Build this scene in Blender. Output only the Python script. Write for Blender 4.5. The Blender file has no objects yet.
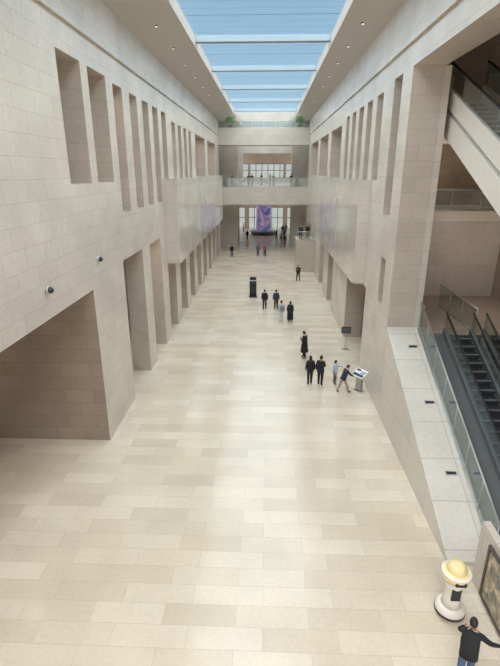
import bpy, bmesh, math, random
from mathutils import Vector, Matrix
random.seed(4)
scene=bpy.context.scene
coll=scene.collection
scene.view_settings.view_transform='Standard'
scene.view_settings.look='None'

# ---------------------------------------------------------------- materials
def new_mat(name):
    m=bpy.data.materials.new(name); m.use_nodes=True
    nt=m.node_tree
    b=nt.nodes['Principled BSDF']
    return m,nt,b
def plain(name,col,rough=.5,metal=0,noise=.06,emit=None,es=0,scale=6):
    m,nt,b=new_mat(name)
    n=nt.nodes.new('ShaderNodeTexNoise'); n.inputs['Scale'].default_value=scale
    n.inputs['Detail'].default_value=3
    g=nt.nodes.new('ShaderNodeNewGeometry')
    nt.links.new(g.outputs['Position'],n.inputs['Vector'])
    mx=nt.nodes.new('ShaderNodeMix'); mx.data_type='RGBA'
    mx.inputs[6].default_value=(*[c*(1-noise) for c in col],1)
    mx.inputs[7].default_value=(*[min(1,c*(1+noise)) for c in col],1)
    nt.links.new(n.outputs['Fac'],mx.inputs[0])
    nt.links.new(mx.outputs[2],b.inputs['Base Color'])
    b.inputs['Roughness'].default_value=rough; b.inputs['Metallic'].default_value=metal
    if emit:
        b.inputs['Emission Color'].default_value=(*emit,1); b.inputs['Emission Strength'].default_value=es
    return m
def stone(name,c1,c2,mortar,bw=1.2,rh=.6,rough=.4,off=.5,msize=.008,contrast=.10,spec=.4,bias=0,c3=None):
    m,nt,b=new_mat(name); N=nt.nodes; L=nt.links
    g=N.new('ShaderNodeNewGeometry')
    sp=N.new('ShaderNodeSeparateXYZ'); L.new(g.outputs['Position'],sp.inputs[0])
    sn=N.new('ShaderNodeSeparateXYZ'); L.new(g.outputs['True Normal'],sn.inputs[0])
    def absgt(sock):
        a=N.new('ShaderNodeMath'); a.operation='ABSOLUTE'; L.new(sock,a.inputs[0])
        c=N.new('ShaderNodeMath'); c.operation='GREATER_THAN'; L.new(a.outputs[0],c.inputs[0]); c.inputs[1].default_value=.6
        return c.outputs[0]
    nx=absgt(sn.outputs[0]); nz=absgt(sn.outputs[2])
    mu=N.new('ShaderNodeMix'); L.new(nx,mu.inputs[0]); L.new(sp.outputs[0],mu.inputs[2]); L.new(sp.outputs[1],mu.inputs[3])
    mv=N.new('ShaderNodeMix'); L.new(nz,mv.inputs[0]); L.new(sp.outputs[2],mv.inputs[2]); L.new(sp.outputs[1],mv.inputs[3])
    cb=N.new('ShaderNodeCombineXYZ'); L.new(mu.outputs[0],cb.inputs[0]); L.new(mv.outputs[0],cb.inputs[1])
    br=N.new('ShaderNodeTexBrick'); L.new(cb.outputs[0],br.inputs['Vector'])
    br.inputs['Scale'].default_value=1; br.inputs['Brick Width'].default_value=bw; br.inputs['Row Height'].default_value=rh
    br.inputs['Mortar Size'].default_value=msize; br.inputs['Mortar Smooth'].default_value=.1; br.offset=off
    br.inputs['Bias'].default_value=bias
    br.inputs['Color1'].default_value=(*c1,1); br.inputs['Color2'].default_value=(*c2,1); br.inputs['Mortar'].default_value=(*mortar,1)
    def noi(scale,det,lo,hi):
        n=N.new('ShaderNodeTexNoise'); n.inputs['Scale'].default_value=scale; n.inputs['Detail'].default_value=det
        L.new(g.outputs['Position'],n.inputs['Vector'])
        mr=N.new('ShaderNodeMapRange'); L.new(n.outputs['Fac'],mr.inputs[0])
        mr.inputs[1].default_value=.3; mr.inputs[2].default_value=.7
        mr.inputs[3].default_value=lo; mr.inputs[4].default_value=hi
        return mr.outputs[0]
    cur=br.outputs['Color']
    for s_ in (noi(.5,5,1-contrast,1+contrast*.6),noi(9,4,1-contrast*.6,1+contrast*.4)):
        mm=N.new('ShaderNodeMix'); mm.data_type='RGBA'; mm.blend_type='MULTIPLY'; mm.inputs[0].default_value=1
        L.new(cur,mm.inputs[6]); L.new(s_,mm.inputs[7]); cur=mm.outputs[2]
    if c3:
        n=noi(.35,2,0,.75)
        mm=N.new('ShaderNodeMix'); mm.data_type='RGBA'; mm.blend_type='MULTIPLY'; L.new(n,mm.inputs[0])
        L.new(cur,mm.inputs[6]); mm.inputs[7].default_value=(*c3,1); cur=mm.outputs[2]
    L.new(cur,b.inputs['Base Color'])
    b.inputs['Roughness'].default_value=rough; b.inputs['Specular IOR Level'].default_value=spec
    return m
M={}
M['wall']=stone('wall_limestone',(.665,.595,.525),(.625,.555,.485),(.50,.435,.375),msize=.008,rough=.22)
M['bay']=stone('polished_limestone',(.665,.595,.525),(.625,.555,.485),(.50,.435,.375),msize=.008,rough=.08,spec=.6)
M['jamb']=stone('shaded_limestone',(.58,.495,.42),(.53,.45,.375),(.43,.36,.30),msize=.008)  # browner copy of the wall limestone, shade of the openings mixed into its colour
M['brown']=stone('shaded_brown_stone',(.38,.295,.23),(.33,.255,.195),(.24,.18,.14),msize=.009)  # brown stone with the shade of the recesses worked into its colour
M['floor']=stone('floor_marble',(.745,.655,.54),(.63,.535,.42),(.55,.465,.375),bw=1.9,rh=.62,rough=.19,off=.37,msize=.006,contrast=.08,spec=.42,bias=-.1,c3=(.96,.92,.86))
M['ledge']=stone('ledge_stone',(.72,.66,.59),(.68,.62,.55),(.46,.41,.35),bw=2.2,rh=1.4,rough=.4,off=0,msize=.012)
M['plaster']=plain('ceiling_plaster',(.53,.48,.43),.7,noise=.04)
M['frame']=plain('skylight_frame_bluegrey',(.40,.47,.52),.7)
M['blind']=plain('skylight_bar_blue',(.30,.40,.50),.9)
M['steel']=plain('brushed_steel',(.55,.55,.55),.3,.9)
M['darksteel']=plain('dark_steel',(.06,.06,.065),.35,.6)
M['greysteel']=plain('grey_steel_panel',(.15,.155,.155),.4,.4)
M['black']=plain('black_rubber',(.015,.015,.017),.45)
M['step']=plain('escalator_step_metal',(.035,.035,.04),.5,.2)
M['stepedge']=plain('step_edge_grey',(.24,.24,.24),.4,.2)
M['greysoft']=plain('soffit_panel_pale',(.66,.60,.54),.5)
M['leaf']=plain('leaf_green',(.14,.30,.07),.6,noise=.5,scale=12)
M['stem']=plain('bark_brown',(.12,.08,.05),.8)
M['pot']=plain('pot_dark_green',(.10,.16,.13),.5)
M['lamp']=plain('warm_lamp_lens',(1,.9,.7),.5,emit=(1,.86,.62),es=1.6)
M['cream']=plain('cream_yellow_plastic',(.88,.72,.38),.35)
M['gloss']=plain('white_gloss_plastic',(.82,.76,.67),.25)
M['screen']=plain('dark_screen',(.02,.03,.04),.15)
M['counter']=plain('counter_blue_grey',(.12,.15,.19),.25)
M['board']=plain('white_board',(.8,.82,.84),.4)
M['wood']=plain('frame_dark_wood',(.09,.07,.055),.5)
def glassmat(name,tint,fac=.85,rough=.02):
    m=bpy.data.materials.new(name); m.use_nodes=True; nt=m.node_tree; nt.nodes.clear()
    o=nt.nodes.new('ShaderNodeOutputMaterial'); t=nt.nodes.new('ShaderNodeBsdfTransparent'); t.inputs[0].default_value=(*tint,1)
    g=nt.nodes.new('ShaderNodeBsdfGlossy'); g.inputs['Roughness'].default_value=rough; g.inputs[0].default_value=(.88,.90,.90,1)
    mx=nt.nodes.new('ShaderNodeMixShader'); mx.inputs[0].default_value=1-fac
    nt.links.new(t.outputs[0],mx.inputs[1]); nt.links.new(g.outputs[0],mx.inputs[2]); nt.links.new(mx.outputs[0],o.inputs[0])
    return m
M['glass']=glassmat('clear_glass',(.85,.90,.885),.82)
M['sky']=glassmat('skylight_glass',(.88,.95,.99),.95,.4)
M['tint']=glassmat('tinted_window_glass',(.72,.76,.75),.94,.1)
def rampmat(name,scale,stops,emit=0,rough=.4,dist=1.0):
    m,nt,b=new_mat(name); N=nt.nodes; L=nt.links
    g=N.new('ShaderNodeNewGeometry'); n=N.new('ShaderNodeTexNoise'); n.inputs['Scale'].default_value=scale; n.inputs['Detail'].default_value=4; n.inputs['Distortion'].default_value=dist
    L.new(g.outputs['Position'],n.inputs['Vector'])
    r=N.new('ShaderNodeValToRGB'); L.new(n.outputs['Fac'],r.inputs[0])
    e=r.color_ramp.elements; e[0].position=stops[0][0]; e[0].color=(*stops[0][1],1); e[1].position=stops[-1][0]; e[1].color=(*stops[-1][1],1)
    for p,c in stops[1:-1]:
        x=e.new(p); x.color=(*c,1)
    L.new(r.outputs[0],b.inputs['Base Color']); b.inputs['Roughness'].default_value=rough
    if emit:
        L.new(r.outputs[0],b.inputs['Emission Color']); b.inputs['Emission Strength'].default_value=emit
    return m
M['led']=rampmat('led_display_purple',.7,[(.34,(.10,.14,.34)),(.46,(.20,.19,.42)),(.56,(.42,.28,.48)),(.70,(.62,.58,.72))],.4)
M['pic']=rampmat('painting_gold_brown',3.5,[(.35,(.10,.12,.12)),(.5,(.36,.29,.20)),(.68,(.68,.58,.42))],0,.3,.8)
M['sheen']=rampmat('faint_bay_reflection',.8,[(.35,(.49,.455,.465)),(.5,(.59,.535,.49)),(.66,(.71,.67,.67))],0,.12,1.5)  # bluish reflection on the polished bays, painted as a colour pattern

# ---------------------------------------------------------------- helpers
def obj(name,me,mats=None,parent=None,kind=None,label=None,cat=None,group=None,loc=None):
    o=bpy.data.objects.new(name,me); coll.objects.link(o)
    if me is not None and mats:
        for m in (mats if isinstance(mats,(list,tuple)) else [mats]): me.materials.append(m)
    if parent: o.parent=parent
    if kind: o['kind']=kind
    if label: o['label']=label
    if cat: o['category']=cat
    if group: o['group']=group
    if loc: o.location=loc
    return o
def empty(name,loc,label,cat,group=None):
    o=bpy.data.objects.new(name,None); o.empty_display_size=.2; coll.objects.link(o); o.location=loc
    o['label']=label; o['category']=cat
    if group: o['group']=group
    return o
def bm_box(bm,x0,y0,z0,x1,y1,z1,mi=0):
    v=[bm.verts.new(p) for p in [(x0,y0,z0),(x1,y0,z0),(x1,y1,z0),(x0,y1,z0),(x0,y0,z1),(x1,y0,z1),(x1,y1,z1),(x0,y1,z1)]]
    for f in [(0,3,2,1),(4,5,6,7),(0,1,5,4),(1,2,6,5),(2,3,7,6),(3,0,4,7)]:
        fc=bm.faces.new([v[i] for i in f]); fc.material_index=mi
def fin(bm,name='m',smooth=False,bevel=0):
    if bevel: bmesh.ops.bevel(bm,geom=list(bm.edges),offset=bevel,segments=2,affect='EDGES',clamp_overlap=True)
    me=bpy.data.meshes.new(name); bm.to_mesh(me); bm.free()
    if smooth:
        for p in me.polygons: p.use_smooth=True
    return me
def boxes(lst,bevel=0):
    bm=bmesh.new()
    for b in lst: bm_box(bm,*b)
    return fin(bm,bevel=bevel)
def prism_x(pts,x0,x1):
    bm=bmesh.new()
    a=[bm.verts.new((x0,y,z)) for y,z in pts]; b=[bm.verts.new((x1,y,z)) for y,z in pts]
    bm.faces.new(a); bm.faces.new(b[::-1]); n=len(pts)
    for i in range(n): bm.faces.new([a[i],b[i],b[(i+1)%n],a[(i+1)%n]])
    bmesh.ops.recalc_face_normals(bm,faces=bm.faces)
    return fin(bm)
def lathe(prof,seg=24,smooth=True):
    bm=bmesh.new(); rings=[]
    for r,z in prof:
        rings.append([bm.verts.new((max(r,.0005)*math.cos(2*math.pi*i/seg),max(r,.0005)*math.sin(2*math.pi*i/seg),z)) for i in range(seg)])
    for a,b in zip(rings,rings[1:]):
        for i in range(seg): bm.faces.new([a[i],a[(i+1)%seg],b[(i+1)%seg],b[i]])
    bm.faces.new(rings[0][::-1]); bm.faces.new(rings[-1])
    return fin(bm,smooth=smooth)
def tube(pts,r,seg=8):
    bm=bmesh.new(); rings=[]
    P=[Vector(p) for p in pts]
    for i,p in enumerate(P):
        d=(P[min(i+1,len(P)-1)]-P[max(i-1,0)]).normalized()
        up=Vector((0,0,1)) if abs(d.z)<.95 else Vector((1,0,0))
        s=d.cross(up).normalized(); t=s.cross(d)
        rings.append([bm.verts.new(p+r*(math.cos(2*math.pi*k/seg)*s+math.sin(2*math.pi*k/seg)*t)) for k in range(seg)])
    for a,b in zip(rings,rings[1:]):
        for k in range(seg): bm.faces.new([a[k],a[(k+1)%seg],b[(k+1)%seg],b[k]])
    bm.faces.new(rings[0][::-1]); bm.faces.new(rings[-1])
    bmesh.ops.recalc_face_normals(bm,faces=bm.faces)
    return fin(bm,smooth=True)
def grid_wall(name,axis,a0,a1,u0,u1,z0,z1,ops,mats,**kw):
    us={u0,u1}; zs={z0,z1}
    for o in ops:
        us|={min(max(o[0],u0),u1),min(max(o[1],u0),u1)}; zs|={min(max(o[2],z0),z1),min(max(o[3],z0),z1)}
    us=sorted(us); zs=sorted(zs); nu,nz=len(us)-1,len(zs)-1
    def solid(i,j):
        if not(0<=i<nu and 0<=j<nz): return None
        cu=(us[i]+us[i+1])/2; cz=(zs[j]+zs[j+1])/2
        return not any(o[0]<cu<o[1] and o[2]<cz<o[3] for o in ops)
    bm=bmesh.new(); cache={}
    def V(a,u,z):
        k=(a,u,z)
        if k not in cache: cache[k]=bm.verts.new((a,u,z) if axis=='x' else (u,a,z))
        return cache[k]
    def F(vs,mi):
        try:
            f=bm.faces.new(vs); f.material_index=mi
        except ValueError: pass
    for i in range(nu):
        for j in range(nz):
            if not solid(i,j): continue
            A,B,C,D=us[i],us[i+1],zs[j],zs[j+1]
            for a in (a0,a1): F([V(a,A,C),V(a,B,C),V(a,B,D),V(a,A,D)],0)
            for di,dj,e in ((-1,0,(A,C,A,D)),(1,0,(B,C,B,D)),(0,-1,(A,C,B,C)),(0,1,(A,D,B,D))):
                s=solid(i+di,j+dj)
                if not s:
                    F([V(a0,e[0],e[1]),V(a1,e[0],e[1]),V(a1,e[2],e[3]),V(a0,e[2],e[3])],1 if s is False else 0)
    bmesh.ops.recalc_face_normals(bm,faces=bm.faces)
    return obj(name,fin(bm),mats,kind='structure',**kw)
def struct(name,bx,mat,label=None):
    return obj(name,boxes([bx] if not isinstance(bx[0],(list,tuple)) else bx),mat,kind='structure',label=label)

XL,XR=-6.7,5.45
WT=17.5
# ---------------------------------------------------------------- shell
struct('floor',(-17,-8,-.3,13,105,0),M['floor'],'beige marble tiled hall floor')
lo=[(-9,17.7,-1,6.7),(21.2,24.7,-1,7.1),(26.3,29.1,-1,7.1)]
y=30.9
while y<64: lo.append((y,y+2.6,-1,5.2)); y+=4.4
lo+=[(16.3,18.3,10.6,14.7),(19.0,21.0,10.6,14.7)]
for a in [21.9,24.4,26.8,29.1,31.4]: lo.append((a,a+1.35,9.2,14.6))
for a in [34.6,37.0,39.4,41.8]: lo.append((a,a+1.35,10.6,14.3))
lo+= [(45.5,52.5,10.6,14.3),(54.5,62.5,10.6,14.3)]
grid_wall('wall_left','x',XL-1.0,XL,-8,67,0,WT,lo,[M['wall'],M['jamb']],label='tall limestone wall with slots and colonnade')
ro=[(-9,20,-1,14.8),(21.3,22.2,5.0,7.2),(21.4,22.7,9.1,14.8),(25.0,31.0,-1,5.0)]
for a in [24.6,27.0,29.4,31.8,34.2]: ro.append((a,a+1.35,10.6,14.6))
ro+= [(37.5,43.5,10.6,14.3),(45.5,52.5,10.6,14.3),(54.5,62.5,10.6,14.3)]
ro+= [(38,41,-1,4.8),(44.5,48,-1,4.8),(58.5,62.5,-1,4.8)]
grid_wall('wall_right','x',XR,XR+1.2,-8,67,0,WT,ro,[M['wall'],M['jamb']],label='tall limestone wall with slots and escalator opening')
struct('wall_left_outer',(-17.3,-8,0,-17,105,19),M['brown'])
struct('wall_right_outer',(13,-8,0,13.3,105,19),M['brown'])
struct('wall_left_recess',[(-17,17.2,0,-7.7,17.7,6.7),(-7.7,17.2,0,-6.7,17.7,6.7)],M['brown'],'brown stone end wall of the side recess')
struct('trim_90',(-6.7,17.195,0,-6.68,17.7,6.7),M['wall'],'stone edge facing of the recess corner')
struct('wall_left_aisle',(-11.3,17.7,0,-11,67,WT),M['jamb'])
struct('wall_right_aisle',(10.6,31.3,0,10.9,67,WT),M['brown'])
struct('ceiling_left_recess',(-17,-8,6.7,-7.7,17.2,7.2),M['plaster'])
struct('ceiling_left_aisle',(-11,17.7,7.1,-7.7,67,7.6),M['plaster'])
struct('ceiling_right_aisle',(6.65,31.3,7.1,10.6,67,7.6),M['plaster'])
struct('ceiling_left',(-17,-8,WT,-6.7,105,WT+.4),M['plaster'])
struct('ceiling_right',(5.45,-8,WT,13,105,WT+.4),M['brown'])
SL,SR,SZ=-4.65,3.8,19.0
def soff(name,xa,za,xb,zb):
    bm=bmesh.new()
    p=[(xa,za),(xb,zb),(xb,zb+.7),(xa,zb+.7)]
    a=[bm.verts.new((x,-8,z)) for x,z in p]; b=[bm.verts.new((x,105,z)) for x,z in p]
    bm.faces.new(a); bm.faces.new(b)
    for i in range(4): bm.faces.new([a[i],b[i],b[(i+1)%4],a[(i+1)%4]])
    bmesh.ops.recalc_face_normals(bm,faces=bm.faces)
    obj(name,fin(bm),M['plaster'],kind='structure',label='sloped plaster soffit beside the skylight')
soff('ceiling_soffit_left',XL,WT,SL,18.4); soff('ceiling_soffit_right',XR,WT,SR,18.4)
# skylight
ys=[-1.6+8.8*k for k in range(-1,12)]
n=1
for i in range(len(ys)-1):
    a,b=ys[i],ys[i+1]
    if b<0: continue
    obj('window_%d'%n,boxes([(SL,a+.2,SZ,SR,b-.2,SZ+.03)]),M['sky'],kind='structure',label='blue skylight glazing bay'); n+=1
t=1
for yy in ys:
    struct('trim_%d'%t,[(SL,yy-.25,SZ-.25,SR,yy-.08,SZ+.1),(SL,yy+.08,SZ-.25,SR,yy+.25,SZ+.1),(SL,yy-.08,SZ,SR,yy+.08,SZ+.1)],M['frame'],'blue grey skylight cross beam'); t+=1
fine=[]
for i in range(len(ys)-1):
    for k in range(1,8):
        yy=ys[i]+8.8*k/8; w_=.05 if k==4 else .018; fine.append((SL,yy-w_,SZ+.035,SR,yy+w_,SZ+.045))
struct('trim_%d'%t,fine,M['blind'],'fine skylight glazing bars'); t+=1
for x0,x1 in ((XL,XL+.10),(XR-.10,XR)):
    struct('trim_%d'%t,(x0,-8,15.65,x1,66,15.8),M['wall'],'thin stone cornice line'); t+=1
struct('wall_left_bay',(XL,30.7,5.2,XL+.9,62,10.6),M['bay'],'projecting polished stone bay on the wall')
struct('wall_right_bay',(XR-.65,25.6,5.1,XR,44,10.6),M['bay'],'projecting polished stone bay on the wall')
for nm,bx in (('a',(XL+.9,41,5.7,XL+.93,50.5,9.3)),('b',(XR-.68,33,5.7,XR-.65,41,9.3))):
    e=empty('bay_reflection',(bx[0],bx[1],bx[2]),'faint grey mauve painted graphic on the stone bay','painted reflection','painted bay reflections')
    obj('reflection_sheet',boxes([(0,0,0,bx[3]-bx[0],bx[4]-bx[1],bx[5]-bx[2])]),M['sheen'],parent=e)  # thin sheet that carries the painted reflection
# bridges across the hall
struct('floor_bridge_lower',(XL,66.0,6.75,XR,69.5,9.1),M['wall'],'lower stone bridge across the hall')
struct('floor_bridge_upper',(XL,66.0,14.4,XR,69.5,16.5),M['wall'],'upper stone bridge across the hall')
grid_wall('wall_portal','y',72,73.5,-17,13,0,19,[(-4.5,3.5,-1,16.2)],[M['wall'],M['jamb']],label='tall stone portal behind the bridges')
struct('floor_portal_gallery',(-4.5,72,7.3,3.5,84,9.1),M['wall'])
grid_wall('wall_rotunda','y',84,85,-17,13,0,19,[(-5.0,5.2,-1,8.4),(-4.3,4.3,9.1,14.0)],[M['wall'],M['jamb']],label='second stone portal')
struct('ceiling_rotunda_inner',(-17,85,15.0,13,98,15.3),M['plaster'])
struct('floor_upper_gallery',(-17,92,8.4,13,98,9.1),M['plaster'])
FW=[(-8.6,-4.6,-1,4.2),(-3.9,3.3,-1,4.2),(4.0,8,-1,4.2)]
FU=[(-6.4,-3.9,10.0,12.6),(-3.6,3.2,10.0,12.6),(3.5,5.8,10.0,12.6)]
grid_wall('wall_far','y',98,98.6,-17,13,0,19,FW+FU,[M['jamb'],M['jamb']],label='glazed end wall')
for a,b,c,d in FW+FU:
    c=max(c,0); m_=(a+b)/2
    obj('window_%d'%n,boxes([(a,98.25,c,b,98.28,d)]),M['tint'],kind='structure',label='tinted end window pane'); n+=1
    fr=[(a,98.1,c,a+.08,98.24,d),(b-.08,98.1,c,b,98.24,d),(a,98.1,d-.1,b,98.24,d),(a,98.1,(c+d)/2,b,98.24,(c+d)/2+.1)]
    q=a+1.2
    while q<b-.5: fr.append((q-.06,98.1,c,q+.06,98.24,d)); q+=1.2
    struct('trim_%d'%t,fr,M['greysteel'],'grey window mullions'); t+=1

def guardrail(p0,p1,h,label,npan,group='glass guardrails'):
    p0=Vector(p0);p1=Vector(p1); e=empty('glass_guardrail',p0,label,'railing',group)
    d=p1-p0; dirn=Vector((d.x,d.y,0)).normalized(); side=Vector((-dirn.y,dirn.x,0))*.008
    for k in range(npan):
        a=d*((k+.012)/npan); b=d*((k+.988)/npan)
        bm=bmesh.new(); vs=[]
        for s in (-1,1):
            vs.append([bm.verts.new(q+side*s) for q in (a+Vector((0,0,.04)),b+Vector((0,0,.04)),b+Vector((0,0,h)),a+Vector((0,0,h)))])
        A,B=vs; bm.faces.new(A); bm.faces.new(B[::-1])
        for i in range(4): bm.faces.new([A[i],B[i],B[(i+1)%4],A[(i+1)%4]])
        obj('glass_panel',fin(bm),M['glass'],parent=e)
        obj('clamp',tube([a+Vector((0,0,.0)),a+Vector((0,0,h*.98))],.015),M['steel'],parent=e)
    obj('handrail',tube([Vector((0,0,h+.02)),d+Vector((0,0,h+.02))],.03),M['steel'],parent=e)
    obj('base_rail',tube([Vector((0,0,.03)),d+Vector((0,0,.03))],.03),M['steel'],parent=e)
guardrail((XL+.05,66.1,9.1),(XR-.05,66.1,9.1),1.15,'clear glass guardrail on the stone bridge',9)
guardrail((XL+.05,66.1,16.5),(XR-.05,66.1,16.5),.8,'clear glass guardrail on top of the upper bridge',8)
guardrail((3.4,53.5,3.6),(5.4,53.5,3.6),1.0,'glass guardrail on the small side balcony',2)
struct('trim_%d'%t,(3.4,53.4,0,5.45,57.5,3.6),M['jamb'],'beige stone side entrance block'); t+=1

# ---------------------------------------------------------------- right recess
LZ=4.2
obj('trim_%d'%t,prism_x([(10.9,0),(20,0),(20,4.4),(10.9,.12)],XR,6.9),[M['ledge']],kind='structure',label='sloping stone plinth beside the escalator'); t+=1
struct('floor_right_landing',(6.9,19.6,LZ-.5,13,27,LZ),M['brown'])
struct('wall_right_pier_base',(6.65,20,0,6.9,27,4.4),M['wall'])
struct('wall_right_pier',(XR+1.2,20,4.4,6.9,21.2,14.8),M['wall'])
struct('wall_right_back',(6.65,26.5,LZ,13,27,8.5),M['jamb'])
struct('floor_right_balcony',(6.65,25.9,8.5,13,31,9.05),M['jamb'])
struct('wall_right_gallery',(6.65,31,9.05,13,31.3,WT),M['brown'])
struct('ceiling_right_gallery',(6.65,25.9,12.6,13,31,13.2),M['greysoft'])
struct('wall_right_upper',(6.65,25.9,13.2,13,26.4,WT),M['brown'])
struct('floor_right_upper',(6.95,21.1,13.0,13,25.9,13.6),M['greysoft'])
guardrail((8.8,21.2,13.6),(12.9,21.2,13.6),1.1,'clear glass guardrail on the top floor edge',4)
guardrail((6.7,26.0,9.05),(12.9,26.0,9.05),1.05,'clear glass guardrail on the gallery balcony',4)
guardrail((6.8,11.0,.17),(6.8,19.9,4.38),1.2,'sloping glass guardrail on the stone plinth',7)
guardrail((7.1,20.2,LZ),(7.1,26.3,LZ),1.1,'clear glass guardrail on the escalator landing',4)
guardrail((9.3,19.9,LZ),(9.3,24.5,LZ),1.1,'clear glass guardrail between the escalators',3)
sl=(4.4-.12)/9.1
def on_ledge(x,y): return Vector((x,y,.12+(y-10.9)*sl))
for yy in (18.9,16.2,13.5):
    e=empty('step_light',on_ledge(6.35,yy),'small dark recessed step light in the stone ledge','light','ledge step lights')
    e.rotation_euler=(math.atan(sl),0,0)
    obj('housing',boxes([(-.2,-.08,-.01,.2,.08,.012)],bevel=.004),M['steel'],parent=e)
    obj('lens',boxes([(-.16,-.045,.013,.16,.045,.02)]),M['darksteel'],parent=e)

def escalator(x0,ya,za,yb,zb,w,label,thick=.75,tall=.3,side=None,sw=.2,gh=.63):
    e=empty('escalator',(x0,ya,za),label,'escalator','escalators')
    L=yb-ya; H=zb-za
    ns=int(H/.2); ry=L/ns; rz=H/ns; side=side or M['steel']
    bm=bmesh.new(); bm_box(bm,sw+.02,0,-.12,w-sw-.02,ry+.02,rz-.02,0)
    bm_box(bm,sw+.02,-.004,rz-.045,w-sw-.02,.035,rz-.004,1)
    k=sw+.06
    while k<w-sw-.06: bm_box(bm,k,.0,rz-.03,k+.02,ry,rz-.008,0); k+=.08
    me=fin(bm); me.materials.append(M['step']); me.materials.append(M['stepedge'])
    for i in range(ns):
        o=obj('step',me,parent=e); o.location=(0,i*ry,i*rz)
    obj('landing_plate',boxes([(.0,-1.4,0.0,w,-.01,.04)]),M['steel'],parent=e)
    for sx in (0,w-sw):
        obj('stringer',prism_x([(-1.2,.02),(0,.02),(L,H+.02),(L,H+tall),(-.1,tall),(-1.2,tall)],sx,sx+sw),side,parent=e)
        xm=sx+sw/2; T=tall; G=gh
        obj('balustrade_glass',prism_x([(-1.2,T),(-.1,T),(L,H+T),(L,H+T+G),(-.1,T+G),(-1.2,T+G)],xm-.01,xm+.01),M['glass'],parent=e)
        obj('handrail',tube([(xm,-1.2,T+.04),(xm,-1.4,T+G*.45),(xm,-1.3,T+G*.9),(xm,-1.0,T+G+.05),(xm,-.1,T+G+.07),(xm,L*.5,H*.5+T+G+.07),(xm,L,H+T+G+.07)],.045),M['black'],parent=e)
    if za>.5: pf=[(-1.3,-.02),(0,-.13),(L,H-.13),(L,H-thick),(.6,-thick+.2),(-1.3,-.2)]
    else: pf=[(.3,.0),(L,H-.13),(L,H-thick-.2),(1.8,0)]
    obj('soffit',prism_x(pf,0,w),M['greysoft'],parent=e)
    return e
obj('trim_%d'%t,prism_x([(9.6,0),(10.5,0),(19.6,0),(19.6,4.25),(10.5,.15),(9.6,.15)],6.9,7.8),[M['greysteel']],kind='structure',label='grey metal deck beside the escalator'); t+=1
escalator(7.8,10.5,0,19.6,LZ,1.3,'escalator with glass balustrades and black handrails',side=M['greysteel'],sw=.15)
escalator(9.5,10.5,0,19.6,LZ,1.3,'escalator with glass balustrades and black handrails',side=M['greysteel'],sw=.15)
escalator(7.1,11.6,9.3,21.0,13.6,1.6,'upper escalator with pale soffit and glass sides',thick=1.0,tall=.7,side=M['greysoft'],sw=.15,gh=.75)
e=empty('wall_sign',(7.45,26.49,7.1),'small pale directional sign on the brown wall','sign')
obj('panel',boxes([(-.35,-.04,-.22,.35,0,.22)],bevel=.01),M['board'],parent=e)
obj('text_bar',boxes([(-.28,-.045,.02,.2,-.04,.09),(-.28,-.045,-.1,.05,-.04,-.05)]),M['darksteel'],parent=e)

# ---------------------------------------------------------------- downlights
def downlights(pts,group,label):
    ring=lathe([(.085,-.02),(.10,0),(.10,.04),(.03,.04)],16); lens=lathe([(.06,-.03),(.07,-.022),(.07,-.01)],16)
    ring.materials.append(M['darksteel']); lens.materials.append(M['lamp'])
    for p in pts:
        e=empty('downlight',p,label,'light',group)
        obj('trim_ring',ring,parent=e); obj('lens',lens,parent=e)
pts=[]
for k in range(12):
    pts.append((-5.7,18+4.4*k,17.92)); pts.append((4.6,18+4.4*k,17.94))
downlights(pts,'soffit downlights','small round recessed downlight in the sloped soffit')
rp=[(-9.5,4,6.66),(-9.5,9,6.66),(-9.5,14,6.66),(-13,9,6.66),(-13,14,6.66)]
downlights(rp,'recess downlights','round warm downlight in the recess ceiling')
def lamp(kind,loc,energy,col=(1,.85,.65),size=.3,rot=None,name='lamp',spot=None):
    l=bpy.data.lights.new(name,kind); l.energy=energy; l.color=col
    l.shadow_soft_size=size
    if spot: l.spot_size=spot; l.spot_blend=.6
    o=bpy.data.objects.new(name,l); coll.objects.link(o); o.location=loc
    if rot: o.rotation_euler=rot
    return o
for p in rp[:5]: lamp('SPOT',(p[0],p[1],p[2]-.1),40,(1,.82,.62),.05,spot=2.2,name='recess_spot')
for yy in (28,42,56): lamp('POINT',(-9.2,yy,6.2),80,(1,.9,.78),.3,name='aisle_fill')  # added point lights without fixtures, lifting the dark side aisles
for yy in (22,34,48,60): lamp('POINT',(-9.2,yy,15.5),150,(1,.92,.82),.3,name='aisle_fill')
for yy in (36,48,60): lamp('POINT',(8.8,yy,15.5),150,(1,.92,.82),.3,name='aisle_fill')
for yy in (34,46,60): lamp('POINT',(8.8,yy,6.2),70,(1,.9,.78),.3,name='aisle_fill')
lamp('POINT',(9.5,29,11.8),50,(1,.87,.7),.3,name='gallery_lamp')
lamp('POINT',(11.0,22.5,8),120,(1,.94,.86),.3,name='landing_lamp')
for x in (-6,6): lamp('POINT',(x,91,13.5),350,(1,.96,.9),.4,name='rotunda_fill'); lamp('POINT',(x,90,7.0),400,(1,.96,.9),.4,name='rotunda_fill')  # fill lights added to brighten the far rotunda, no fixtures modelled

def dome(x,y,z,s,label):
    e=empty('wall_camera',(x,y,z),label,'camera','wall mounted cameras')
    me=lathe([(.02,0),(.13*s,0),(.14*s,.05*s),(.12*s,.09*s)],20); o=obj('mount',me,M['steel'],parent=e); o.rotation_euler=(0,math.pi/2,0)
    me=lathe([(.11*s,.08*s),(.115*s,.14*s),(.09*s,.2*s),(.05*s,.235*s),(.0,.245*s)],20); o=obj('lens_dome',me,M['darksteel'],parent=e); o.rotation_euler=(0,math.pi/2,0)
dome(XL,13.5,7.6,.9,'dark round camera dome on the stone wall')
dome(XL,18.0,7.75,.9,'dark round camera dome on the stone wall')

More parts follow.
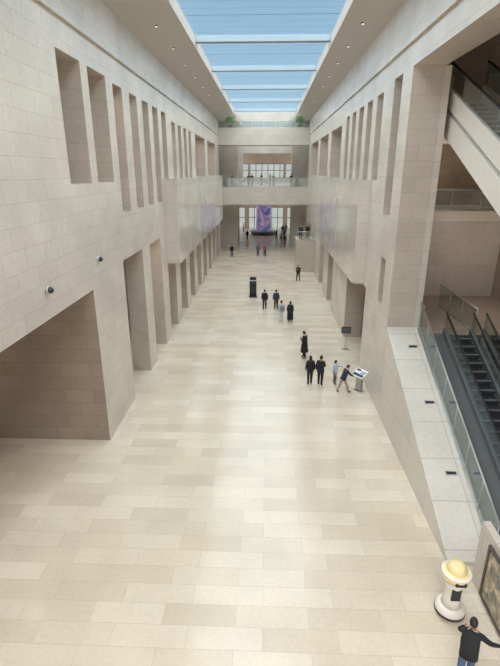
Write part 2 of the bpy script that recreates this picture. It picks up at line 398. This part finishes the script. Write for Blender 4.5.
# ---------------------------------------------------------------- plants
def plant(x,y,z,label,sc):
    e=empty('potted_plant',(x,y,z),label,'plant','potted plants on the bridge'); e.scale=(sc,sc,sc)
    obj('pot',lathe([(.18,0),(.28,.02),(.34,.45),(.37,.48),(.34,.5),(.3,.44)]),M['pot'],parent=e)
    obj('trunk',tube([(0,0,.4),(.03,0,.7),(0,.03,.95)],.04),M['stem'],parent=e)
    bm=bmesh.new()
    for k in range(520):
        v=Vector((random.gauss(0,1),random.gauss(0,1),random.gauss(0,1))).normalized()*random.uniform(.25,.78)
        c=Vector((v.x,v.y,1.12+v.z*.75)); d=Vector((random.uniform(-1,1),random.uniform(-1,1),random.uniform(-.6,1))).normalized()
        s=d.orthogonal().normalized()*.06; l=random.uniform(.12,.22)
        q=[bm.verts.new(c),bm.verts.new(c+d*l*.5+s),bm.verts.new(c+d*l),bm.verts.new(c+d*l*.5-s)]
        bm.faces.new(q)
    obj('foliage',fin(bm),M['leaf'],parent=e)
plant(-5.1,67.0,16.5,'bushy green potted plant on the upper bridge',.86)
plant(4.1,67.0,16.5,'bushy green potted plant on the upper bridge',.86)

# ---------------------------------------------------------------- LED column
e=empty('digital_column',(-.7,88.0,0),'tall round column wrapped in a blue purple video display','display')
obj('display_screen',lathe([(1.35,.6),(1.35,8.8)],40),M['led'],parent=e)
obj('column_core',lathe([(1.2,.5),(1.2,.65),(1.28,8.85),(1.2,9.0)],40),M['darksteel'],parent=e)
obj('base_counter',lathe([(2.3,0),(2.4,.5),(2.45,.58),(2.3,.62),(1.1,.64)],40),M['counter'],parent=e)

e=empty('floor_kiosk',(-1.25,41.8,0),'black upright information kiosk on the marble floor','kiosk')
obj('base_plate',boxes([(-.4,-.25,0,.4,.25,.05)],bevel=.01),M['darksteel'],parent=e)
obj('body',boxes([(-.32,-.12,.05,.32,.12,1.5)],bevel=.03),M['black'],parent=e)
obj('screen',boxes([(-.27,-.135,.6,.27,-.12,1.25)]),M['screen'],parent=e)
obj('top_sign',boxes([(-.3,-.06,1.6,.3,.06,1.9)],bevel=.02),M['darksteel'],parent=e)
obj('post',boxes([(-.05,-.03,1.45,.05,.03,1.65)]),M['steel'],parent=e)
e=empty('lectern_sign',(4.98,22.5,0),'tilted white information lectern on a grey stand','sign')
e.rotation_euler=(0,0,math.radians(-55))
obj('base_plate',boxes([(-.26,-.18,0,.26,.18,.04)],bevel=.01),M['steel'],parent=e)
obj('stand',boxes([(-.2,-.08,.04,.2,.08,.92)],bevel=.015),M['steel'],parent=e)
o=obj('board',boxes([(-.38,-.28,-.02,.38,.28,.02)],bevel=.008),M['board'],parent=e); o.location=(0,0,.98); o.rotation_euler=(math.radians(32),0,0)
bm=bmesh.new()
for (a,b,c,d) in [(-.33,.1,-.05,.22),(.02,.12,.33,.16),(.02,.05,.33,.09),(.02,-.02,.28,.02),(-.33,-.22,.33,-.05)]: bm_box(bm,a,b,.021,c,d,.025)
o=obj('printed_panel',fin(bm),M['screen'],parent=e); o.location=(0,0,.98); o.rotation_euler=(math.radians(32),0,0)
e=empty('sign_stand',(5.2,28.6,0),'small dark notice panel on a thin steel stand','sign')
obj('base_plate',boxes([(-.24,-.16,0,.24,.16,.03)],bevel=.008),M['steel'],parent=e)
obj('post',boxes([(-.025,-.02,.03,.025,.02,1.2)]),M['steel'],parent=e)
obj('panel',boxes([(-.3,-.05,1.1,.3,-.02,1.55)],bevel=.01),M['darksteel'],parent=e)
obj('printed_notice',boxes([(-.25,-.056,1.17,.25,-.05,1.48)]),M['greysteel'],parent=e)

# guide robot
e=empty('guide_robot',(4.92,9.3,0),'white rounded guide robot with cream yellow top','robot'); e.scale=(.9,.9,.98)
obj('base',lathe([(.36,.02),(.41,.06),(.42,.22),(.38,.32),(.30,.36)],32),M['gloss'],parent=e)
obj('skirt_band',lathe([(.423,.10),(.428,.12),(.428,.17),(.423,.19)],32),M['darksteel'],parent=e)
obj('body',lathe([(.28,.34),(.24,.55),(.22,.80),(.25,1.0),(.30,1.10),(.26,1.15)],32),M['gloss'],parent=e)
obj('neck_ring',lathe([(.20,1.13),(.22,1.17),(.20,1.21)],32),M['darksteel'],parent=e)
obj('head',lathe([(.18,1.2),(.36,1.25),(.41,1.36),(.39,1.44),(.33,1.48),(.2,1.49)],32),M['cream'],parent=e)
obj('cap',lathe([(.26,1.475),(.27,1.50),(.26,1.60),(.20,1.68),(.08,1.72),(.0,1.725)],32),M['cream'],parent=e)
obj('cap_rim',lathe([(.40,1.40),(.42,1.43),(.40,1.46),(.36,1.47)],32),M['gloss'],parent=e)
o=obj('face_screen',boxes([(-.16,-.05,-.06,.16,.02,.06)],bevel=.025),M['screen'],parent=e); o.location=(0,-.37,1.33)
o=obj('chest_screen',boxes([(-.13,-.03,-.2,.13,.02,.2)],bevel=.01),M['screen'],parent=e); o.location=(0,-.22,.85)

struct('wall_display_partition',(5.95,6.8,0,6.15,10.4,2.05),M['wall'],'low stone display partition')
e=empty('framed_painting',(5.94,8.9,.15),'large dark framed gold and brown painting on a partition','painting')
obj('canvas',boxes([(-.04,-.9,.08,-.03,.8,1.6)]),M['pic'],parent=e)
obj('frame',boxes([(-.07,-.98,0,0,.88,.08),(-.07,-.98,1.6,0,.88,1.68),(-.07,-.98,.08,0,-.9,1.6),(-.07,.8,.08,0,.88,1.6)]),M['wood'],parent=e)
obj('backing',boxes([(-.03,-.9,.08,0,.8,1.6)]),M['wood'],parent=e)

# ---------------------------------------------------------------- people
skinm=plain('skin',(.62,.40,.28),.55)
hairm=plain('hair_black',(.015,.012,.011),.5)
lipm=plain('lips',(.45,.18,.15),.5)
eyem=plain('eye_dark',(.02,.015,.01),.3)
cloth={}
def clothm(c):
    k=tuple(c)
    if k not in cloth: cloth[k]=plain('cloth_%d'%len(cloth),c,.85,noise=.15,scale=20)
    return cloth[k]
shoem=plain('shoe',(.03,.03,.035),.5)
def person(x,y,rot,top,bottom,label,h=1.70,z=0,walk=0,lean=0,arms=None,longhair=False,coat=None,coatlen=.55,bag=None,shoes=None,spread=0,nod=0,group=None,jacket=True):
    e=empty('person',(x,y,z),label,'person',group); e.rotation_euler=(0,0,rot); sc=h/1.735; e.scale=(sc,sc,sc)
    J={}
    J['pel']=(0,0,.95);J['sp']=(0,.005,1.14);J['ch']=(0,0,1.34);J['nb']=(0,-.005,1.46);J['nk']=(0,.01,1.53)
    for s,n_ in ((-1,'l'),(1,'r')):
        w=walk*s
        J['hip'+n_]=(s*.09,0,.89);J['kn'+n_]=(s*(.10+spread*.5),.03+w*.16,.49)
        J['an'+n_]=(s*(.10+spread),-.02+w*.28,.085+(.03 if w<0 else 0));J['to'+n_]=(s*(.12+spread),.13+w*.28,.04)
        a=(arms or {}).get(n_,'down')
        J['sh'+n_]=(s*.18,-.005,1.41)
        if a=='down': J['el'+n_]=(s*.235,-.03-w*.06,1.14);J['wr'+n_]=(s*.245,.04-w*.14,.91)
        elif a=='phone': J['el'+n_]=(s*.23,.03,1.15);J['wr'+n_]=(s*.09,.25,1.26)
        elif a=='reach': J['el'+n_]=(s*.24,.22,1.26);J['wr'+n_]=(s*.16,.45,1.22)
        elif a=='side': J['el'+n_]=(s*.40,.08,1.27);J['wr'+n_]=(s*.58,.22,1.22)
    R=Matrix.Rotation(-lean,4,'X'); piv=Vector((0,0,.93))
    up=lambda p:(R@(Vector(p)-piv))+piv
    for k in list(J):
        J[k]=Vector(J[k])
        if k in('sp','ch','nb','nk') or k[:2] in('sh','el','wr'): J[k]=up(J[k])
    rad={'pel':(.165,.12),'sp':(.15,.115),'ch':(.175,.125),'nb':(.085,.075),'nk':(.052,.055)}
    names=list(J); idx={k:i for i,k in enumerate(names)}
    verts=[J[k].copy() for k in names]; rr=[]
    for k in names:
        if k in rad: rr.append(rad[k])
        else:
            q={'hip':.112,'kn':.082,'an':.062,'to':.048,'sh':.08,'el':.06,'wr':.04}[k[:-1]]; rr.append((q,q))
    edges=[];tags=[]
    def E(a,b,t): edges.append((idx[a],idx[b])); tags.append(t)
    E('pel','sp','t');E('sp','ch','t');E('ch','nb','t');E('nb','nk','s')
    for n_ in 'lr':
        E('pel','hip'+n_,'b');E('hip'+n_,'kn'+n_,'b');E('kn'+n_,'an'+n_,'b');E('an'+n_,'to'+n_,'f')
        E('ch','sh'+n_,'t');E('sh'+n_,'el'+n_,'t');E('el'+n_,'wr'+n_,'t')
    roots=[0]
    for s,n_ in ((-1,'l'),(1,'r')):
        wr=J['wr'+n_]; d=(wr-J['el'+n_]).normalized()
        pa=wr+d*.075; verts.append(pa); rr.append((.038,.022)); pi=len(verts)-1
        edges.append((idx['wr'+n_],pi)); tags.append('s')
        inn=Vector((-s,0,0)); inn=(inn-d*inn.dot(d)).normalized(); sd=d.cross(inn).normalized()
        for k in range(5):
            if k<4:
                base=wr+d*.075+sd*(k-1.5)*.021; ln=(.068,.078,.074,.058)[k]
                p1=base+d*ln*.55+inn*.008; p2=p1+d*ln*.4+inn*ln*.35
            else:
                base=wr+d*.035-sd*.03; p1=base-sd*.028+d*.025+inn*.012; p2=p1+d*.03+inn*.014
            i0=len(verts); verts+= [base,p1,p2]; rr+=[(.011,.011),(.010,.010),(.008,.008)]
            edges+=[(i0,i0+1),(i0+1,i0+2)]; tags+=['s','s']; roots.append(i0)
    me=bpy.data.meshes.new('sk'); me.from_pydata([tuple(v) for v in verts],edges,[])
    tmp=bpy.data.objects.new('tmp',me); coll.objects.link(tmp)
    md=tmp.modifiers.new('s','SKIN'); sub=tmp.modifiers.new('u','SUBSURF'); sub.levels=1; sub.render_levels=1
    for i,r in enumerate(rr):
        sv=me.skin_vertices[0].data[i]; sv.radius=r; sv.use_root=(i in roots)
    bpy.context.view_layer.update()
    dg=bpy.context.evaluated_depsgraph_get()
    m2=bpy.data.meshes.new_from_object(tmp.evaluated_get(dg)); bpy.data.objects.remove(tmp)
    segs=[(verts[a],verts[b],t_) for (a,b),t_ in zip(edges,tags)]
    mi={'t':0,'b':1,'s':2,'f':3}
    m2.materials.clear()
    for p in m2.polygons:
        c=p.center; best=1e9
        for a,b,t_ in segs:
            ab=b-a; q=max(0,min(1,(c-a).dot(ab)/ab.length_squared)); dd=(a+ab*q-c).length
            if dd<best: best=dd; bt=t_
        p.material_index=mi[bt]; p.use_smooth=True
    bm=bmesh.new(); bm.from_mesh(m2)
    HR=R@Matrix.Rotation(-nod,4,'X'); hc=J['nk']+ (HR.to_3x3()@Vector((0,.012,.10)))
    HM=Matrix.Translation(hc)@HR.to_3x3().to_4x4()
    r=bmesh.ops.create_uvsphere(bm,u_segments=20,v_segments=14,radius=1)
    hv=r['verts']
    for v in hv:
        p=v.co; X,Y,Z=p.x*.076,p.y*.094,p.z*.115
        if Z<0: X*=1-.22*(-Z/.115); Y*=1-.12*(-Z/.115)
        if Y>.04 and abs(X)<.018 and -.04<Z<.012: Y+=.020*(1-abs(X)/.02)
        if Y>.04 and abs(abs(X)-.03)<.014 and abs(Z-.01)<.014: Y-=.007
        v.co=HM@Vector((X,Y,Z))
    for f in {f for v in hv for f in v.link_faces}: f.material_index=2; f.smooth=True
    def blob(cx,cy,cz,rx,ry,rz,mi_):
        r=bmesh.ops.create_icosphere(bm,subdivisions=2,radius=1)
        for v in r['verts']: v.co=HM@Vector((cx+v.co.x*rx,cy+v.co.y*ry,cz+v.co.z*rz))
        for f in {f for v in r['verts'] for f in v.link_faces}: f.material_index=mi_; f.smooth=True
    for s in (-1,1):
        blob(s*.030,.080,.008,.011,.007,.006,4); blob(s*.076,-.004,-.005,.010,.018,.03,2)
    blob(0,.083,-.052,.022,.008,.007,5)
    me=bpy.data.meshes.new('person_body'); bm.to_mesh(me); bm.free()
    sh=shoes or shoem
    for m_ in (clothm(top),clothm(bottom),skinm,sh,eyem,lipm): me.materials.append(m_)
    obj('body',me,parent=e)
    bm=bmesh.new(); r=bmesh.ops.create_uvsphere(bm,u_segments=20,v_segments=14,radius=1)
    kill=[]
    for v in list(bm.verts):
        p=v.co; X,Y,Z=p.x*.090,p.y*.108-.006,p.z*.130+.004
        if longhair and Z<0 and Y<.02: Z*=2.1; X*=1.05
        lim=(.045 if Y>.03 else (-.02 if Y>-.02 else (-.30 if longhair else -.07)))
        if Z<lim: kill.append(v)
        v.co=HM@Vector((X,Y,Z))
    bmesh.ops.delete(bm,geom=kill,context='VERTS')
    me=fin(bm,smooth=True); ho=obj('hair',me,hairm,parent=e)
    sm=ho.modifiers.new('s','SOLIDIFY'); sm.thickness=.012
    def skirt(prof,col,name):
        bm=bmesh.new(); rings=[]
        for rx,ry,zz in prof:
            ring=[]
            for k in range(20):
                a=2*math.pi*k/20; wob=1+.03*math.sin(3*a+zz*9); p=Vector((rx*wob*math.cos(a),ry*wob*math.sin(a),zz)); ring.append(bm.verts.new(up(p) if zz>.80 else p))
            rings.append(ring)
        for a,b in zip(rings,rings[1:]):
            for k in range(20): bm.faces.new([a[k],a[(k+1)%20],b[(k+1)%20],b[k]])
        co=obj(name,fin(bm,smooth=True),clothm(col),parent=e); s_=co.modifiers.new('s','SOLIDIFY'); s_.thickness=.015
    if coat: skirt([(.10,.09,1.46),(.18,.13,1.40),(.185,.14,1.15),(.19,.145,.98),(.22,.18,.78),(.25,.21,.98-coatlen)],coat,'coat')
    elif jacket: skirt([(.09,.085,1.47),(.175,.13,1.40),(.185,.14,1.20),(.18,.14,1.02),(.185,.145,.84)],top,'jacket')
    if bag:
        bm=bmesh.new(); bm_box(bm,-.14,-.27,1.02,.14,-.13,1.38)
        obj('backpack',fin(bm,bevel=.04),clothm(bag),parent=e)
    return e
BK=(.018,.018,.02); NV=(.03,.04,.06); GY=(.12,.12,.13); BG=(.42,.34,.25); LB=(.42,.52,.62); WH=(.7,.7,.7)
person(2.4,26.9,math.radians(60),BK,BK,'person in a long black coat looking at a phone',1.78,arms={'l':'phone','r':'phone'},coat=BK,nod=.4,walk=.4)
person(2.42,23.1,math.radians(10),BK,BK,'person dressed in black standing with back turned',1.68,longhair=True,walk=.2)
person(2.97,23.0,math.radians(-25),BK,BK,'person in black jacket and black trousers',1.74,arms={'r':'phone','l':'down'},walk=-.2)
person(3.78,23.2,math.radians(-80),LB,GY,'child in a pale blue top beside the lectern',1.4,arms={'l':'reach','r':'down'})
person(4.08,22.2,math.radians(-75),NV,BG,'young person in dark jacket leaning over the lectern',1.58,lean=.32,arms={'l':'reach','r':'reach'},walk=1.1)
person(-.15,37.6,0,BK,NV,'person in dark jacket walking away',1.74,walk=.5,group='walking visitors')
person(.82,37.6,0,NV,BK,'person in dark jacket walking beside a companion',1.74,walk=-.5,group='walking visitors')
person(1.16,34.3,math.radians(10),LB,WH,'person in pale blue jacket and light trousers',1.70,walk=.4,bag=(.3,.3,.32))
person(1.85,34.3,math.radians(-5),BK,BK,'person in a long black dress with long hair',1.66,longhair=True,coat=BK,coatlen=.75)
person(3.35,48.6,math.radians(150),BK,BK,'person in black walking along the wall',1.74,walk=.6,arms={'l':'phone'})
person(-4.8,63.2,math.radians(180),BK,GY,'distant person in dark clothes near the pillar',1.72,walk=.3)
person(-1.24,64.1,math.radians(180),GY,NV,'distant person in grey top',1.70,walk=.4)
person(-.3,64.1,math.radians(180),(.3,.12,.1),BK,'distant person in dark red top',1.68,walk=.4)
FV=[(2.3,78.5,WH,NV,'white'),(3.0,83,(.3,.15,.15),BK,'reddish'),(2.9,88.6,BK,BK,'black'),(3.6,90.5,GY,NV,'grey'),(-3.4,80,BK,NV,'black'),(2.8,74.5,NV,BK,'navy'),(-4.6,91.5,WH,GY,'white'),(4.3,87,BK,GY,'black'),(1.6,80.5,GY,BK,'grey')]
for i,(x,y_,c,d,nm) in enumerate(FV): person(x,y_,math.radians(150+17*i),c,d,'distant visitor in a %s top near the display column'%nm,1.70,walk=.4)
for i,(px,py,c) in enumerate([(-4.9,67.4,GY),(-2.7,68.6,BK),(-2.2,68.2,NV),(-.9,69,BK),(.3,67.3,BK),(.8,68.2,GY),(3.3,68.8,BK)]):
    person(px,py,math.radians(150+31*i),c,BK,'visitor standing on the bridge in dark clothes',1.60+.04*(i%4),z=9.1)
person(3.9,54.6,math.radians(170),NV,BK,'visitor on the side balcony in navy top',1.68,z=3.6)
person(4.7,55.0,math.radians(190),BK,BK,'visitor on the side balcony in black top',1.72,z=3.6)
person(4.58,7.52,math.radians(-25),BK,(.08,.13,.22),'person in black jacket and blue jeans reaching one arm out',1.72,arms={'l':'reach','r':'side'},lean=.3,walk=.4)

# ---------------------------------------------------------------- light & world
w=bpy.data.worlds.new('world'); scene.world=w; w.use_nodes=True; nt=w.node_tree
bg=nt.nodes['Background']
tc=nt.nodes.new('ShaderNodeTexCoord'); sp=nt.nodes.new('ShaderNodeSeparateXYZ'); nt.links.new(tc.outputs['Generated'],sp.inputs[0])
r=nt.nodes.new('ShaderNodeValToRGB'); nt.links.new(sp.outputs[2],r.inputs[0])
e_=r.color_ramp.elements; e_[0].position=0; e_[0].color=(.96,.93,.88,1); e_[1].position=.6; e_[1].color=(.27,.39,.52,1)
q=e_.new(.05); q.color=(.62,.74,.82,1)
q=e_.new(.14); q.color=(.44,.61,.74,1)
q=e_.new(.3); q.color=(.33,.49,.63,1)
nt.links.new(r.outputs[0],bg.inputs[0]); bg.inputs[1].default_value=1.08
s=bpy.data.lights.new('sun','SUN'); s.energy=13; s.angle=math.radians(130); s.color=(1,.96,.905)
so=bpy.data.objects.new('sun',s); coll.objects.link(so)
# ---------------------------------------------------------------- camera
cam=bpy.data.cameras.new('camera'); cam.sensor_fit='VERTICAL'; cam.sensor_height=24; cam.lens=24*462/666
cam.clip_end=500
co=bpy.data.objects.new('camera',cam); coll.objects.link(co); co.location=(0,0,11)
co.rotation_euler=(math.radians(90-19.2),0,math.radians(2.1)); scene.camera=co
